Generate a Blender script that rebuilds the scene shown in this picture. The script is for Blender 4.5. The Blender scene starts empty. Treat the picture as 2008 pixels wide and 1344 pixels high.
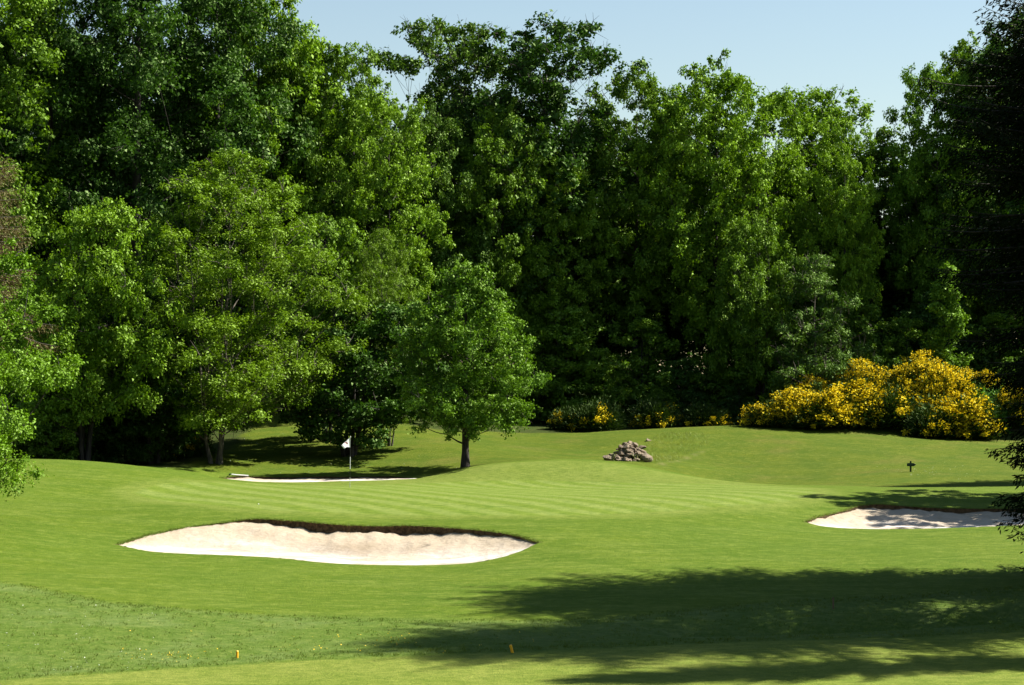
import bpy, math, random
import numpy as np
from mathutils import Vector, geometry
R = math.radians
scene = bpy.context.scene
C = scene.collection

# ------------------------------------------------------------------ camera
F, U0, VH, HC = 3760.0, 1004.0, 740.0, 4.64      # focal length in photo pixels, horizon row, eye height
cd = bpy.data.cameras.new('camera'); cam = bpy.data.objects.new('camera', cd); C.objects.link(cam)
cd.sensor_width = 36.0; cd.lens = 36.0 * F / 2008.0; cd.shift_y = (VH - 672.0) / 2008.0
cd.clip_end = 3000.0; cd.clip_start = 0.5
cam.location = (0, 0, HC); cam.rotation_euler = (R(90), 0, 0)
scene.camera = cam
# ------------------------------------------------------------------ sky and sun
SUN_EL, SUN_AZ = 47.0, 12.0                       # azimuth measured from +X towards +Y
w = bpy.data.worlds.new('World'); scene.world = w; w.use_nodes = True
nt = w.node_tree; sk = nt.nodes.new('ShaderNodeTexSky'); sk.sky_type = 'NISHITA'; sk.sun_disc = False
sk.sun_elevation = R(SUN_EL); sk.sun_rotation = R(90 - SUN_AZ); sk.air_density = 1.35; sk.dust_density = 0.3; sk.ozone_density = 1.0
nt.links.new(sk.outputs[0], nt.nodes['Background'].inputs[0]); nt.nodes['Background'].inputs[1].default_value = 0.046
sd = bpy.data.lights.new('sun', 'SUN'); sun = bpy.data.objects.new('sun', sd); C.objects.link(sun)
sd.energy = 5.0; sd.angle = R(0.5); sd.color = (1.0, 0.955, 0.87)
to_sun = Vector((math.cos(R(SUN_AZ)) * math.cos(R(SUN_EL)), math.sin(R(SUN_AZ)) * math.cos(R(SUN_EL)), math.sin(R(SUN_EL))))
sun.rotation_euler = to_sun.to_track_quat('Z', 'Y').to_euler(); sun.location = (60, 40, 80)
vs = scene.view_settings; vs.view_transform = 'Standard'; vs.look = 'None'; vs.gamma = 1; vs.exposure = 1.6
try: vs.use_curve_mapping = False
except Exception: pass
scene.cycles.max_bounces = 5; scene.cycles.transmission_bounces = 3; scene.cycles.diffuse_bounces = 2
scene.cycles.transparent_max_bounces = 4

# ------------------------------------------------------------------ helpers
def tag(o, label=None, cat=None, group=None, kind=None):
    if label: o['label'] = label
    if cat: o['category'] = cat
    if group: o['group'] = group
    if kind: o['kind'] = kind
    return o
def mesh_np(name, co, quads=None, tris=None, mat=None, attrs=None, smooth=False):
    me = bpy.data.meshes.new(name)
    co = np.asarray(co, dtype=np.float32)
    q = np.zeros((0, 4), np.int32) if quads is None else np.asarray(quads, np.int32).reshape(-1, 4)
    t = np.zeros((0, 3), np.int32) if tris is None else np.asarray(tris, np.int32).reshape(-1, 3)
    me.vertices.add(len(co)); me.vertices.foreach_set('co', co.ravel())
    li = np.concatenate([q.ravel(), t.ravel()]); me.loops.add(len(li)); me.loops.foreach_set('vertex_index', li)
    nq, ntt = len(q), len(t)
    st = np.concatenate([np.arange(nq) * 4, nq * 4 + np.arange(ntt) * 3]).astype(np.int32)
    me.polygons.add(nq + ntt); me.polygons.foreach_set('loop_start', st)
    if smooth: me.polygons.foreach_set('use_smooth', np.ones(nq + ntt, bool))
    me.update(calc_edges=True)
    for k, (dom, arr) in (attrs or {}).items():
        a = me.attributes.new(k, 'FLOAT', dom); a.data.foreach_set('value', np.asarray(arr, np.float32))
    if mat: me.materials.append(mat)
    return me
def link(name, me, parent=None, loc=(0, 0, 0)):
    o = bpy.data.objects.new(name, me); C.objects.link(o); o.location = loc
    if parent: o.parent = parent
    return o
def empty(name, loc=(0, 0, 0), rz=0, sc=1):
    o = bpy.data.objects.new(name, None); C.objects.link(o); o.location = loc; o.rotation_euler = (0, 0, rz)
    o.scale = (sc, sc, sc) if not isinstance(sc, tuple) else sc; o.empty_display_size = 0.3
    return o
def unit(v): return v / (np.linalg.norm(v, axis=-1, keepdims=True) + 1e-9)

# ------------------------------------------------------------------ terrain heights
def zpix(v, d): return HC - (v - VH) * d / F
def xpix(u, d): return (u - U0) * d / F
CTRL = [ # u, v, distance
 (-300,1380,37),(0,1344,38.5),(500,1344,38.5),(1000,1344,38.2),(1500,1344,38),(2008,1344,37.8),(2500,1344,37.5),
 (0,1640,25),(1000,1640,25),(2008,1640,25),(-900,1640,25),(3000,1640,25),
 (430,1305,41),(1000,1277,42.5),(1500,1255,44),(2008,1225,46.3),(2400,1200,48),
 (0,1220,45.5),(500,1240,45.5),(1000,1235,46.3),(1400,1232,46.8),(1800,1212,48.2),
 (0,1140,52),(500,1180,50.5),(1000,1178,51),(1500,1180,50.6),(2008,1170,51),(2500,1150,52),(-400,1130,52),
 (1000,1115,57.5),(1500,1105,58.5),(2008,1100,58.5),(500,1120,57),(0,1060,60.5),(-400,1040,61),(250,1095,59.5),(1300,1065,62.5),(1700,1070,63.5),
 (0,1000,67.5),(150,1010,67.5),(300,1000,69),(0,958,74),(-400,950,74),(150,975,74),(200,935,80),(380,944,82),
 (500,1001,69.2),(900,1011,68.2),(1200,1008,69.2),(1450,990,72.5),(1600,967,78),(1300,1020,68),
 (300,968,76.5),(687,957,80),(1000,966,80),(1300,966,80),(600,953,86),(900,945,89.5),(1100,943,90),(1400,950,87),(1540,956,83.5),
 (950,912,95),(1030,906,95.5),(1100,903,95.5),(1180,905,95.5),(1250,914,95.5),(1330,928,95.5),(1400,941,95),(820,939,94),(860,931,94.5),
 (1850,958,82),(2008,960,83),(1720,958,84),(2300,950,84),
 (1500,947,99),(1400,944,98.5),(1600,948,97),(1800,952,93),(2008,948,93),(2300,945,93),
 (1787,926,100),(1600,925,103),(1400,912,106),(1800,890,110),(1600,880,111),(1400,868,113.5),(2008,905,107),(2300,900,107),
 (1430,837,121),(1300,842,121),(1600,843,120),(1100,850,122),(1700,850,119),(1800,860,118),(2008,868,118),(2300,868,118),(1900,864,118),(1800,857,119.5),(2008,863,119.5),(1900,860,119.5),
 (1100,880,112),(1100,897,105),(1230,904,103.5),(1300,905,103),(1260,865,113),
 (1800,788,124),(1930,786,124.5),(2100,795,125),(1680,812,124.5),(1560,826,125),(1800,790,131),(2008,790,131),(1400,836,128),(912,916,98),(900,880,107),(900,851,118),(1000,850,121),(800,832,121),(740,850,115),(600,935,96.5),(700,935,96.5),(480,935,96),(800,934,97),
 (700,925,100),(700,882,108),(600,880,109),(700,852,116),(600,830,121),(520,806,127),(520,860,114),(620,808,128),
 (400,930,94),(400,915,98),(400,893,104),(300,918,88),(200,907,87),(100,902,86),(0,903,85),(-200,906,84),(-500,915,84),
 (250,915,100),(100,912,100),(-200,912,100),(250,890,112),(0,890,112),(-400,890,112),
]
BUNK = {
 'front': dict(front=[(228,1068,62.3),(300,1082,61.2),(420,1088,60.6),(540,1094,60.2),(640,1104,59.6),(740,1108,59.4),(860,1108,59.4),(940,1102,59.7),(1010,1085,60.7),(1058,1064,62.2)],
   back=[(1058,1064,62.2),(1020,1052,63.3),(960,1042,64.4),(880,1035,65.3),(800,1031,66),(740,1032,66),(660,1029,66),(580,1022,66.6),(500,1018,67),(440,1025,66.5),(360,1036,65.6),(290,1050,64.2),(228,1068,62.3)]),
 'right': dict(front=[(1578,1024,70.6),(1620,1033,69.8),(1700,1037.5,69.4),(1800,1037,69.3),(1900,1034,69.4),(2008,1030,69.6),(2120,1026,69.9),(2200,1014,71.2)],
   back=[(2200,1014,71.2),(2150,1003,73.6),(2060,999,75),(1980,998,75.3),(1900,998,75.3),(1820,996,75.2),(1760,992,75.2),(1715,989,75.2),(1680,994,74.6),(1640,1006,73.2),(1600,1015,71.6),(1578,1024,70.6)]),
 'rear': dict(front=[(430,938,94.2),(475,943.5,91.8),(560,946,91),(680,943.5,91.3),(780,940.5,92),(830,936,94)],
   back=[(830,936,94),(760,934,95.6),(620,934.5,95.6),(480,933.5,95.4),(430,938,94.2)]),
}
pts = [(xpix(u, d), d, zpix(v, d)) for u, v, d in CTRL]
for b in BUNK.values():
    for s in ('front', 'back'):
        pts += [(xpix(u, d), d, zpix(v, d)) for u, v, d in b[s][:-1]]
for d, z in ((135, 1.7), (160, 2.4), (200, 3.0)):
    pts += [(x, d, z) for x in (-75, -45, -20, 0, 20, 45, 75)]
pts += [(x, 0, -1.6) for x in (-60, 0, 60)] + [(x, y, 0.2) for x in (-75, 75) for y in (40, 70, 100)]
pts = np.array(pts)
def tps(r): return np.where(r > 1e-6, r * r * np.log(r + 1e-9), 0.0)
SC = 20.0
_P = pts[:, :2] / SC
_K = tps(np.linalg.norm(_P[:, None] - _P[None], axis=2)) + np.eye(len(_P)) * 2e-4
_n = len(_P); _A = np.zeros((_n + 3, _n + 3)); _A[:_n, :_n] = _K; _A[:_n, _n:] = np.c_[np.ones(_n), _P]; _A[_n:, :_n] = _A[:_n, _n:].T
_W = np.linalg.solve(_A, np.r_[pts[:, 2], 0, 0, 0])
def height(x, y):
    x = np.atleast_1d(np.asarray(x, float)); y = np.atleast_1d(np.asarray(y, float)); out = np.zeros(len(x))
    xc = np.clip(x, -80, 80); yc = np.clip(y, -5, 205)
    for i in range(0, len(x), 4000):
        q = np.c_[xc[i:i+4000], yc[i:i+4000]] / SC
        out[i:i+4000] = tps(np.linalg.norm(q[:, None] - _P[None], axis=2)) @ _W[:_n] + _W[_n] + q @ _W[_n+1:]
    return np.clip(out, -3, 6)
def hz(x, y): return float(height([x], [y])[0])
def ground_at(u, v, d0=34.0, d1=135.0):
    """walk along the sight line of a photo pixel until it meets the ground"""
    ds = np.arange(d0, d1, 0.15); zs = height(xpix(u, ds), ds); zr = zpix(v, ds)
    k = np.argmax(zs >= zr) if (zs >= zr).any() else len(ds) - 1
    d = ds[k]; return xpix(u, d), d
def poly_world(lst): return np.array([ground_at(*p) for p in lst])

def sdf(P, poly):
    """signed distance to a closed polygon, negative inside"""
    d = np.full(len(P), 1e9); ins = np.zeros(len(P), bool); n = len(poly)
    for i in range(n):
        a, b = poly[i], poly[(i + 1) % n]; e = b - a; w_ = P - a
        t = np.clip((w_ @ e) / (e @ e + 1e-12), 0, 1)
        d = np.minimum(d, np.linalg.norm(w_ - t[:, None] * e, axis=1))
        c = ((a[1] > P[:, 1]) != (b[1] > P[:, 1])) & (P[:, 0] < (b[0] - a[0]) * (P[:, 1] - a[1]) / (b[1] - a[1] + 1e-12) + a[0])
        ins ^= c
    return np.where(ins, -d, d)
def smooth_curve(P, step):
    """Catmull-Rom through open list P, resampled at step"""
    P = np.asarray(P, float); Q = np.vstack([2 * P[0] - P[1], P, 2 * P[-1] - P[-2]]); out = []
    for i in range(1, len(Q) - 2):
        for t in np.linspace(0, 1, 12, endpoint=False):
            p0, p1, p2, p3 = Q[i-1], Q[i], Q[i+1], Q[i+2]
            out.append(.5 * ((2*p1) + (-p0+p2)*t + (2*p0-5*p1+4*p2-p3)*t*t + (-p0+3*p1-3*p2+p3)*t**3))
    out.append(P[-1]); out = np.array(out)
    s = np.r_[0, np.cumsum(np.linalg.norm(np.diff(out, axis=0), axis=1))]
    m = max(4, int(s[-1] / step)); ss = np.linspace(0, s[-1], m + 1)
    return np.c_[np.interp(ss, s, out[:, 0]), np.interp(ss, s, out[:, 1])]

# ------------------------------------------------------------------ materials
def mat(name):
    m = bpy.data.materials.new(name); m.use_nodes = True; n = m.node_tree
    for x in list(n.nodes): n.nodes.remove(x)
    return m, n, n.nodes, n.links
class G:
    """tiny node-graph helper"""
    def __init__(s, name): s.m, s.t, s.N, s.L = mat(name); s.out = s.N.new('ShaderNodeOutputMaterial')
    def node(s, typ, **kw):
        n = s.N.new(typ)
        for k, v in kw.items(): setattr(n, k, v)
        return n
    def put(s, sock, v):
        if hasattr(v, 'is_output'): s.L.new(v, sock)
        else: sock.default_value = v
    def math(s, op, a, b=0.0, c=0.0):
        n = s.node('ShaderNodeMath', operation=op); s.put(n.inputs[0], a); s.put(n.inputs[1], b); s.put(n.inputs[2], c); return n.outputs[0]
    def noise(s, vec, scale, detail=4, rough=0.55):
        n = s.node('ShaderNodeTexNoise'); s.L.new(vec, n.inputs['Vector']); n.inputs['Scale'].default_value = scale
        n.inputs['Detail'].default_value = detail; n.inputs['Roughness'].default_value = rough; return n.outputs['Fac']
    def scalev(s, vec, v):
        n = s.node('ShaderNodeVectorMath', operation='MULTIPLY'); s.L.new(vec, n.inputs[0]); n.inputs[1].default_value = v; return n.outputs[0]
    def mix(s, f, a, b):
        n = s.node('ShaderNodeMix', data_type='RGBA'); s.put(n.inputs[0], f)
        s.put(n.inputs[6], a if hasattr(a, 'is_output') else (*a, 1)); s.put(n.inputs[7], b if hasattr(b, 'is_output') else (*b, 1)); return n.outputs[2]
    def ramp(s, v, a, b):
        n = s.node('ShaderNodeMapRange'); n.interpolation_type = 'SMOOTHSTEP'; s.put(n.inputs[0], v); n.inputs[1].default_value = a; n.inputs[2].default_value = b; return n.outputs[0]
    def attr(s, name):
        n = s.node('ShaderNodeAttribute'); n.attribute_name = name; return n.outputs['Fac']
    def bump(s, h, strength, dist):
        n = s.node('ShaderNodeBump'); n.inputs['Strength'].default_value = strength; n.inputs['Distance'].default_value = dist; s.L.new(h, n.inputs['Height']); return n.outputs[0]
    def principled(s, col, rough=0.8, normal=None, spec=0.3, metal=0.0):
        p = s.node('ShaderNodeBsdfPrincipled'); s.put(p.inputs['Base Color'], col if hasattr(col, 'is_output') else (*col, 1))
        s.put(p.inputs['Roughness'], rough); p.inputs['Specular IOR Level'].default_value = spec; p.inputs['Metallic'].default_value = metal
        if normal: s.L.new(normal, p.inputs['Normal'])
        s.L.new(p.outputs[0], s.out.inputs[0]); return p
    def pos(s): return s.node('ShaderNodeNewGeometry').outputs['Position']
    def obj(s): return s.node('ShaderNodeTexCoord').outputs['Object']

def leaf_mat(name, dark, light, trans=0.25, tcol=None, gloss=0.03, varr=0.5):
    g = G(name); o = g.obj()
    n1 = g.noise(o, 0.45, 3); t = g.attr('tint'); rnd = g.node('ShaderNodeObjectInfo').outputs['Random']
    f = g.math('ADD', g.math('MULTIPLY', n1, 0.7), g.math('MULTIPLY', t, varr)); f = g.math('ADD', f, g.math('MULTIPLY', rnd, 0.25)); f = g.math('SUBTRACT', f, 0.25)
    f = g.math('MINIMUM', g.math('MAXIMUM', f, 0.0), 1.0)
    col = g.mix(f, dark, light)
    d = g.node('ShaderNodeBsdfDiffuse'); g.L.new(col, d.inputs[0])
    tr = g.node('ShaderNodeBsdfTranslucent')
    hs = g.node('ShaderNodeMix', data_type='RGBA', blend_type='MULTIPLY'); hs.inputs[0].default_value = 1; g.L.new(col, hs.inputs[6]); hs.inputs[7].default_value = (*(tcol or (1.25, 1.3, 0.4)), 1)
    g.L.new(hs.outputs[2], tr.inputs[0])
    mx = g.node('ShaderNodeMixShader'); mx.inputs[0].default_value = trans; g.L.new(d.outputs[0], mx.inputs[1]); g.L.new(tr.outputs[0], mx.inputs[2])
    gl = g.node('ShaderNodeBsdfGlossy'); gl.inputs['Roughness'].default_value = 0.55; gl.inputs[0].default_value = (.75, .9, .45, 1)
    m2 = g.node('ShaderNodeMixShader'); m2.inputs[0].default_value = gloss; g.L.new(mx.outputs[0], m2.inputs[1]); g.L.new(gl.outputs[0], m2.inputs[2])
    g.L.new(m2.outputs[0], g.out.inputs[0]); return g.m
M = {}
M['leaf_oak'] = leaf_mat('oak leaf', (0.027, 0.069, 0.006), (0.135, 0.240, 0.013))
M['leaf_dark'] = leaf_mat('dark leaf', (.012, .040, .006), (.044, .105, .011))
M['leaf_fresh'] = leaf_mat('fresh leaf', (0.046, 0.106, 0.006), (0.180, 0.308, 0.014))
M['leaf_locust'] = leaf_mat('yellow green leaf', (.044, .098, .005), (.140, .235, .008))
M['leaf_maple'] = leaf_mat('maple leaf', (0.036, 0.095, 0.008), (0.142, 0.259, 0.016))
M['leaf_bright'] = leaf_mat('bright spring leaf', (.042, .105, .005), (.125, .235, .011))
M['leaf_sparse'] = leaf_mat('olive leaf', (.026, .066, .008), (.088, .160, .018))
M['leaf_feather'] = leaf_mat('soft grey green leaf', (.034, .084, .014), (.105, .190, .030))
M['needle'] = leaf_mat('spruce needle', (.003, .007, .003), (.010, .017, .005), trans=0.04, gloss=.01)
M['needle_dead'] = leaf_mat('dead brown needle', (.050, .036, .016), (.145, .105, .048), trans=0.15, tcol=(1.2, 1, .8))
M['fern'] = leaf_mat('bracken frond', (.050, .130, .018), (.105, .215, .035))
M['broom_green'] = leaf_mat('broom stem green', (.008, .024, .004), (.034, .062, .008), trans=0.12)
M['broom_flower'] = leaf_mat('broom flower', (.46, .35, .006), (.82, .63, .018), trans=0.25, tcol=(1, .9, .5), gloss=0.02)
def bark_mat(name, a, b):
    g = G(name); o = g.scalev(g.obj(), (1, 1, 0.25)); n1 = g.noise(o, 7, 5, .7); n2 = g.noise(g.obj(), 1.2, 2)
    col = g.mix(g.ramp(n1, .35, .68), a, b); col = g.mix(g.ramp(n2, .5, .75), col, tuple(x * 1.35 for x in b))
    g.principled(col, .9, g.bump(n1, .8, .04)); return g.m
M['bark'] = bark_mat('dark bark', (.012, .010, .008), (.045, .038, .030))
M['bark_pale'] = bark_mat('pale bark', (.03, .026, .02), (.12, .10, .075))

def grass_ground():
    g = G('turf'); p = g.pos()
    sp = g.node('ShaderNodeSeparateXYZ'); g.L.new(p, sp.inputs[0]); X, Y = sp.outputs[0], sp.outputs[1]
    big = g.noise(p, .09, 4); mid = g.noise(p, .45, 5, .6); fine = g.noise(p, 9, 4, .7); finer = g.noise(p, 28, 3, .75)
    streak = g.noise(g.scalev(p, (.35, 1.6, 1)), 1.1, 5, .65)
    # mown surround / fairway
    base = g.mix(g.ramp(mid, .3, .7), (0.067, 0.107, 0.007), (0.094, 0.130, 0.009))
    base = g.mix(g.math('MULTIPLY', g.ramp(streak, .40, .66), .85), base, (0.120, 0.155, 0.022))
    base = g.mix(g.math('MULTIPLY', g.ramp(big, .45, .7), .45), base, (0.065, 0.110, 0.007))
    # near fairway, paler
    fw = g.mix(g.ramp(mid, .35, .7), (0.152, 0.184, 0.028), (0.192, 0.213, 0.041))
    base = g.mix(g.ramp(g.attr('fairway'), .12, -.12), base, fw)
    # rough
    rg = g.mix(g.ramp(fine, .3, .7), (0.059, 0.101, 0.011), (0.118, 0.157, 0.032))
    rg = g.mix(g.math('MULTIPLY', g.ramp(mid, .45, .75), .7), rg, (0.138, 0.175, 0.061))
    ra = g.math('ADD', g.attr('rough'), g.math('MULTIPLY', g.math('SUBTRACT', mid, .5), 1.6))
    base = g.mix(g.ramp(ra, .35, -.35), base, rg)
    # hill behind
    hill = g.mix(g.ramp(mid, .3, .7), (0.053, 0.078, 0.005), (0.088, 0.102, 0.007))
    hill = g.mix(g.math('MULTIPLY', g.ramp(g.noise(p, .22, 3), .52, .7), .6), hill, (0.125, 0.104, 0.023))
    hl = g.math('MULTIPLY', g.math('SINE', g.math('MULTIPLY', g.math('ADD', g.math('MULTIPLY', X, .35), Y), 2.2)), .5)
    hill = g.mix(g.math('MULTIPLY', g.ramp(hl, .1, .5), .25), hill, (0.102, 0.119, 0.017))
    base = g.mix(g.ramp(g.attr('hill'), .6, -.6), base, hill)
    # collar and green with mowing stripes
    gr = g.attr('green'); grn = g.math('ADD', gr, g.math('MULTIPLY', g.math('SUBTRACT', g.noise(p, 1.2, 2), .5), .35))
    col = g.mix(g.ramp(mid, .3, .7), (0.132, 0.164, 0.025), (0.157, 0.185, 0.036))
    base = g.mix(g.ramp(g.math('SUBTRACT', grn, g.math('ADD', .9, g.math('MULTIPLY', g.ramp(Y, 87, 91), 4.6))), .6, -.6), base, col)
    ph = g.math('ADD', g.math('MULTIPLY', X, .80), g.math('MULTIPLY', Y, .66)); ph = g.math('ADD', ph, g.math('MULTIPLY', g.math('SINE', g.math('MULTIPLY', X, .16)), 1.1))
    ph = g.math('ADD', ph, g.math('MULTIPLY', big, 1.6))
    st = g.math('SINE', g.math('MULTIPLY', ph, 3.6))
    gcol = g.mix(g.ramp(g.math('ADD', st, g.math('MULTIPLY', g.math('SUBTRACT', streak, .5), 1.1)), -.7, .7), (.130, .176, .021), (.188, .227, .052))
    gcol = g.mix(g.math('MULTIPLY', g.ramp(mid, .4, .75), .4), gcol, (0.143, 0.195, 0.033))
    base = g.mix(g.ramp(grn, .25, -.25), base, gcol)
    # bare earth worn at bunker rims, and leaf litter under the wood
    rim = g.math('SUBTRACT', g.attr('rim'), g.math('MULTIPLY', g.ramp(fine, .35, .75), .22))
    base = g.mix(g.math('MULTIPLY', g.ramp(rim, .03, -.10), .8), base, (0.155, 0.110, 0.051))
    pat = g.math('ADD', g.attr('path'), g.math('MULTIPLY', g.math('SUBTRACT', fine, .5), .9))
    base = g.mix(g.math('MULTIPLY', g.ramp(pat, .15, -.25), .75), base, (0.161, 0.137, 0.059))
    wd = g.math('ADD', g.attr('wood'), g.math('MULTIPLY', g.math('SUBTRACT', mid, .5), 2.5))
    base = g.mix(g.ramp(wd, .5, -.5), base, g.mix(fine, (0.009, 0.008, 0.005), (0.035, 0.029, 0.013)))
    base = g.mix(g.math('MULTIPLY', g.ramp(g.noise(p, 1.1, 5, .7), .62, .76), .35), base, (0.153, 0.148, 0.040))
    base = g.mix(g.math('MULTIPLY', g.ramp(g.noise(g.scalev(p, (.5, 1, 1)), .7, 5, .7), .58, .74), .45), base, (0.051, 0.106, 0.006))
    # clipped blades: light and dark tips
    g3 = g.noise(g.scalev(p, (1, 1.8, 1)), 2.6, 6, .75)
    base = g.mix(g.math('MULTIPLY', g.ramp(g3, .60, .38), .48), base, (0.044, 0.084, 0.005))
    base = g.mix(g.math('MULTIPLY', g.ramp(g3, .50, .70), .50), base, (0.174, 0.197, 0.040))
    base = g.mix(g.math('MULTIPLY', g.ramp(finer, .62, .42), .38), base, (0.022, 0.054, 0.005))
    base = g.mix(g.math('MULTIPLY', g.ramp(fine, .56, .78), .22), base, (0.201, 0.228, 0.068))
    h = g.math('ADD', g.math('MULTIPLY', finer, .6), fine)
    g.principled(base, .9, g.bump(h, .7, .06), spec=.06)
    return g.m
M['turf'] = grass_ground()
def sand_mat():
    g = G('bunker sand'); p = g.pos(); n1 = g.noise(p, .55, 4, .6); n2 = g.noise(p, 6, 5, .7); n3 = g.noise(g.scalev(p, (1.0, .5, 1)), 1.5, 4, .65)
    v = g.node('ShaderNodeTexVoronoi'); v.inputs['Scale'].default_value = 3.0; g.L.new(p, v.inputs['Vector'])
    dp = g.attr('deep'); n4 = g.noise(g.scalev(p, (.35, 1.3, 1)), .9, 4, .6)
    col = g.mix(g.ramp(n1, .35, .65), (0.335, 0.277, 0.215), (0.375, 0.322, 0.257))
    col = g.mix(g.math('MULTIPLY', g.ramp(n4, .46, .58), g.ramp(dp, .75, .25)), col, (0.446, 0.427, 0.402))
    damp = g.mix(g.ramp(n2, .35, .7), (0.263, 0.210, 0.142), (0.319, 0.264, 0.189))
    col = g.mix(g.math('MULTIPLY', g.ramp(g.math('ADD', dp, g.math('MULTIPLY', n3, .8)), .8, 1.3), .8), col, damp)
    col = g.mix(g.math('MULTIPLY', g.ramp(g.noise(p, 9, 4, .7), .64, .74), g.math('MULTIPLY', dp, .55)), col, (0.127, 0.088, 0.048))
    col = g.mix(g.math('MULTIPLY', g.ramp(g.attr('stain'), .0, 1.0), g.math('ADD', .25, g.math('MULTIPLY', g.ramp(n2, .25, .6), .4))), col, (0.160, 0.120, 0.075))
    h = g.math('ADD', g.math('MULTIPLY', n2, .7), g.math('MULTIPLY', v.outputs['Distance'], .5))
    g.principled(col, .95, g.bump(h, .6, .09), spec=.1); return g.m
M['sand'] = sand_mat()
def soil_mat():
    g = G('bare soil'); p = g.pos(); n2 = g.noise(p, 8, 5, .7)
    g.principled(g.mix(g.ramp(n2, .3, .7), (.035, .024, .014), (.13, .085, .045)), .95, g.bump(n2, .8, .08), spec=.1); return g.m
M['soil'] = soil_mat()
def plain(name, col, rough=.6, var=.15, scale=12, spec=.3):
    g = G(name); n = g.noise(g.obj(), scale, 4); c2 = tuple(min(1, c * (1 - var)) for c in col)
    g.principled(g.mix(n, c2, col), rough, spec=spec); return g.m

# ------------------------------------------------------------------ terrain zones (world outlines)
GREEN = [(262,968,76.5),(320,982,73),(420,993,70.8),(520,1001,69.2),(700,1006,68.6),(900,1011,68.2),(1100,1011,68.4),(1250,1006,69.6),(1400,996,71.6),(1520,983,74.2),(1600,967,78),(1560,957,83),(1450,951,86.5),(1250,946,88.5),(1080,944,90),(900,945.5,89.5),(750,949,88),(600,953,86),(450,957,83),(330,961,80)]
gp = np.array([(xpix(u, d), d) for u, v, d in GREEN]); gp = smooth_curve(np.vstack([gp, gp[:1]]), .5)[:-1]
rough_up = poly_world([(-500,1120),(-100,1130),(60,1150),(200,1180),(430,1200),(800,1217),(1100,1216),(1500,1180),(2008,1150),(2500,1130)])
rough_dn = poly_world([(2500,1215),(2008,1240),(1600,1256),(1300,1266),(1003,1279),(660,1294),(420,1308),(240,1321),(0,1338)])
rp = np.vstack([rough_up, rough_dn, [[-30, 36.5]]])
fp = np.vstack([rough_dn, [[-30, 36.5], [-30, 10], [40, 10]]])
hp = np.vstack([[(-60, 97), (-14, 97.0), (-4.5, 97.0)], [(xpix(u, d), d) for u, d in ((850, 95.2), (950, 96.5), (1100, 97), (1250, 97), (1400, 97.5), (1600, 95), (1800, 90), (2008, 88.5), (2300, 88))], [(60, 88), (60, 210), (-60, 210)]])
wp = np.array([(-60, 92)] + [(xpix(u, d), d) for u, d in ((-200, 92), (200, 92), (330, 96), (400, 103), (470, 112), (500, 126), (560, 130), (650, 129), (760, 123), (850, 119), (1000, 121.5), (1200, 122.5), (1430, 123), (1600, 121), (1800, 119), (2008, 119))] + [(60, 119), (60, 210), (-60, 210)], float)
pathp = np.array([ground_at(*p) for p in [(1285, 911), (1300, 915), (1350, 900), (1385, 886), (1378, 883), (1340, 896)]])
poly = {}
for k, b in BUNK.items():
    f = smooth_curve([(xpix(u, d), d) for u, v, d in b['front']], .16); bk = smooth_curve([(xpix(u, d), d) for u, v, d in b['back']], .13)
    rng = np.random.RandomState(3); bk[1:-1] += rng.normal(0, .016, (len(bk) - 2, 2)); f[1:-1] += rng.normal(0, .012, (len(f) - 2, 2))
    b['f'], b['b'] = f, bk; poly[k] = np.vstack([f[:-1], bk[:-1]])

# ------------------------------------------------------------------ terrain mesh: one sheet, cut by the bunker outlines
def grid(x0, x1, y0, y1, s):
    xs, ys = np.meshgrid(np.arange(x0, x1 + 1e-6, s), np.arange(y0, y1 + 1e-6, s)); return np.c_[xs.ravel(), ys.ravel()]
rs = np.random.RandomState(7)
P = [grid(-28, 34, 34, 130, .6)]
far = grid(-90, 90, -20, 220, 5); far = far[~((far[:, 0] > -29) & (far[:, 0] < 35) & (far[:, 1] > 33) & (far[:, 1] < 131))]; P.append(far)
ff = grid(-1500, 1500, -900, 2100, 150.0); ff = ff[~((abs(ff[:, 0]) < 95) & (ff[:, 1] > -25) & (ff[:, 1] < 225))]; P.append(ff)
for k, b in BUNK.items():
    lo, hi = poly[k].min(0) - .9, poly[k].max(0) + .9; P.append(grid(lo[0], hi[0], lo[1], hi[1], .21) + .031)
P = np.vstack(P); keep = np.ones(len(P), bool)
for k in poly: keep &= abs(sdf(P, poly[k])) > .09
P = P[keep]; P += rs.uniform(-.03, .03, P.shape)
verts = [Vector(p) for p in P]; edges = []
for k in poly:
    s0 = len(verts); n = len(poly[k]); verts += [Vector(p) for p in poly[k]]
    edges += [(s0 + i, s0 + (i + 1) % n) for i in range(n)]
ov, oe, of, _, _, _ = geometry.delaunay_2d_cdt(verts, edges, [], 0, 1e-5, False)
V2 = np.array([(v[0], v[1]) for v in ov]); T = np.array([f for f in of if len(f) == 3], int)
cen = V2[T].mean(1); inside = np.full(len(T), -1)
keys = list(poly)
for i, k in enumerate(keys): inside[sdf(cen, poly[k]) < 0] = i
Z = height(V2[:, 0], V2[:, 1])
def compact(tri): u_, inv = np.unique(tri, return_inverse=True); return u_, inv.reshape(tri.shape)
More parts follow.
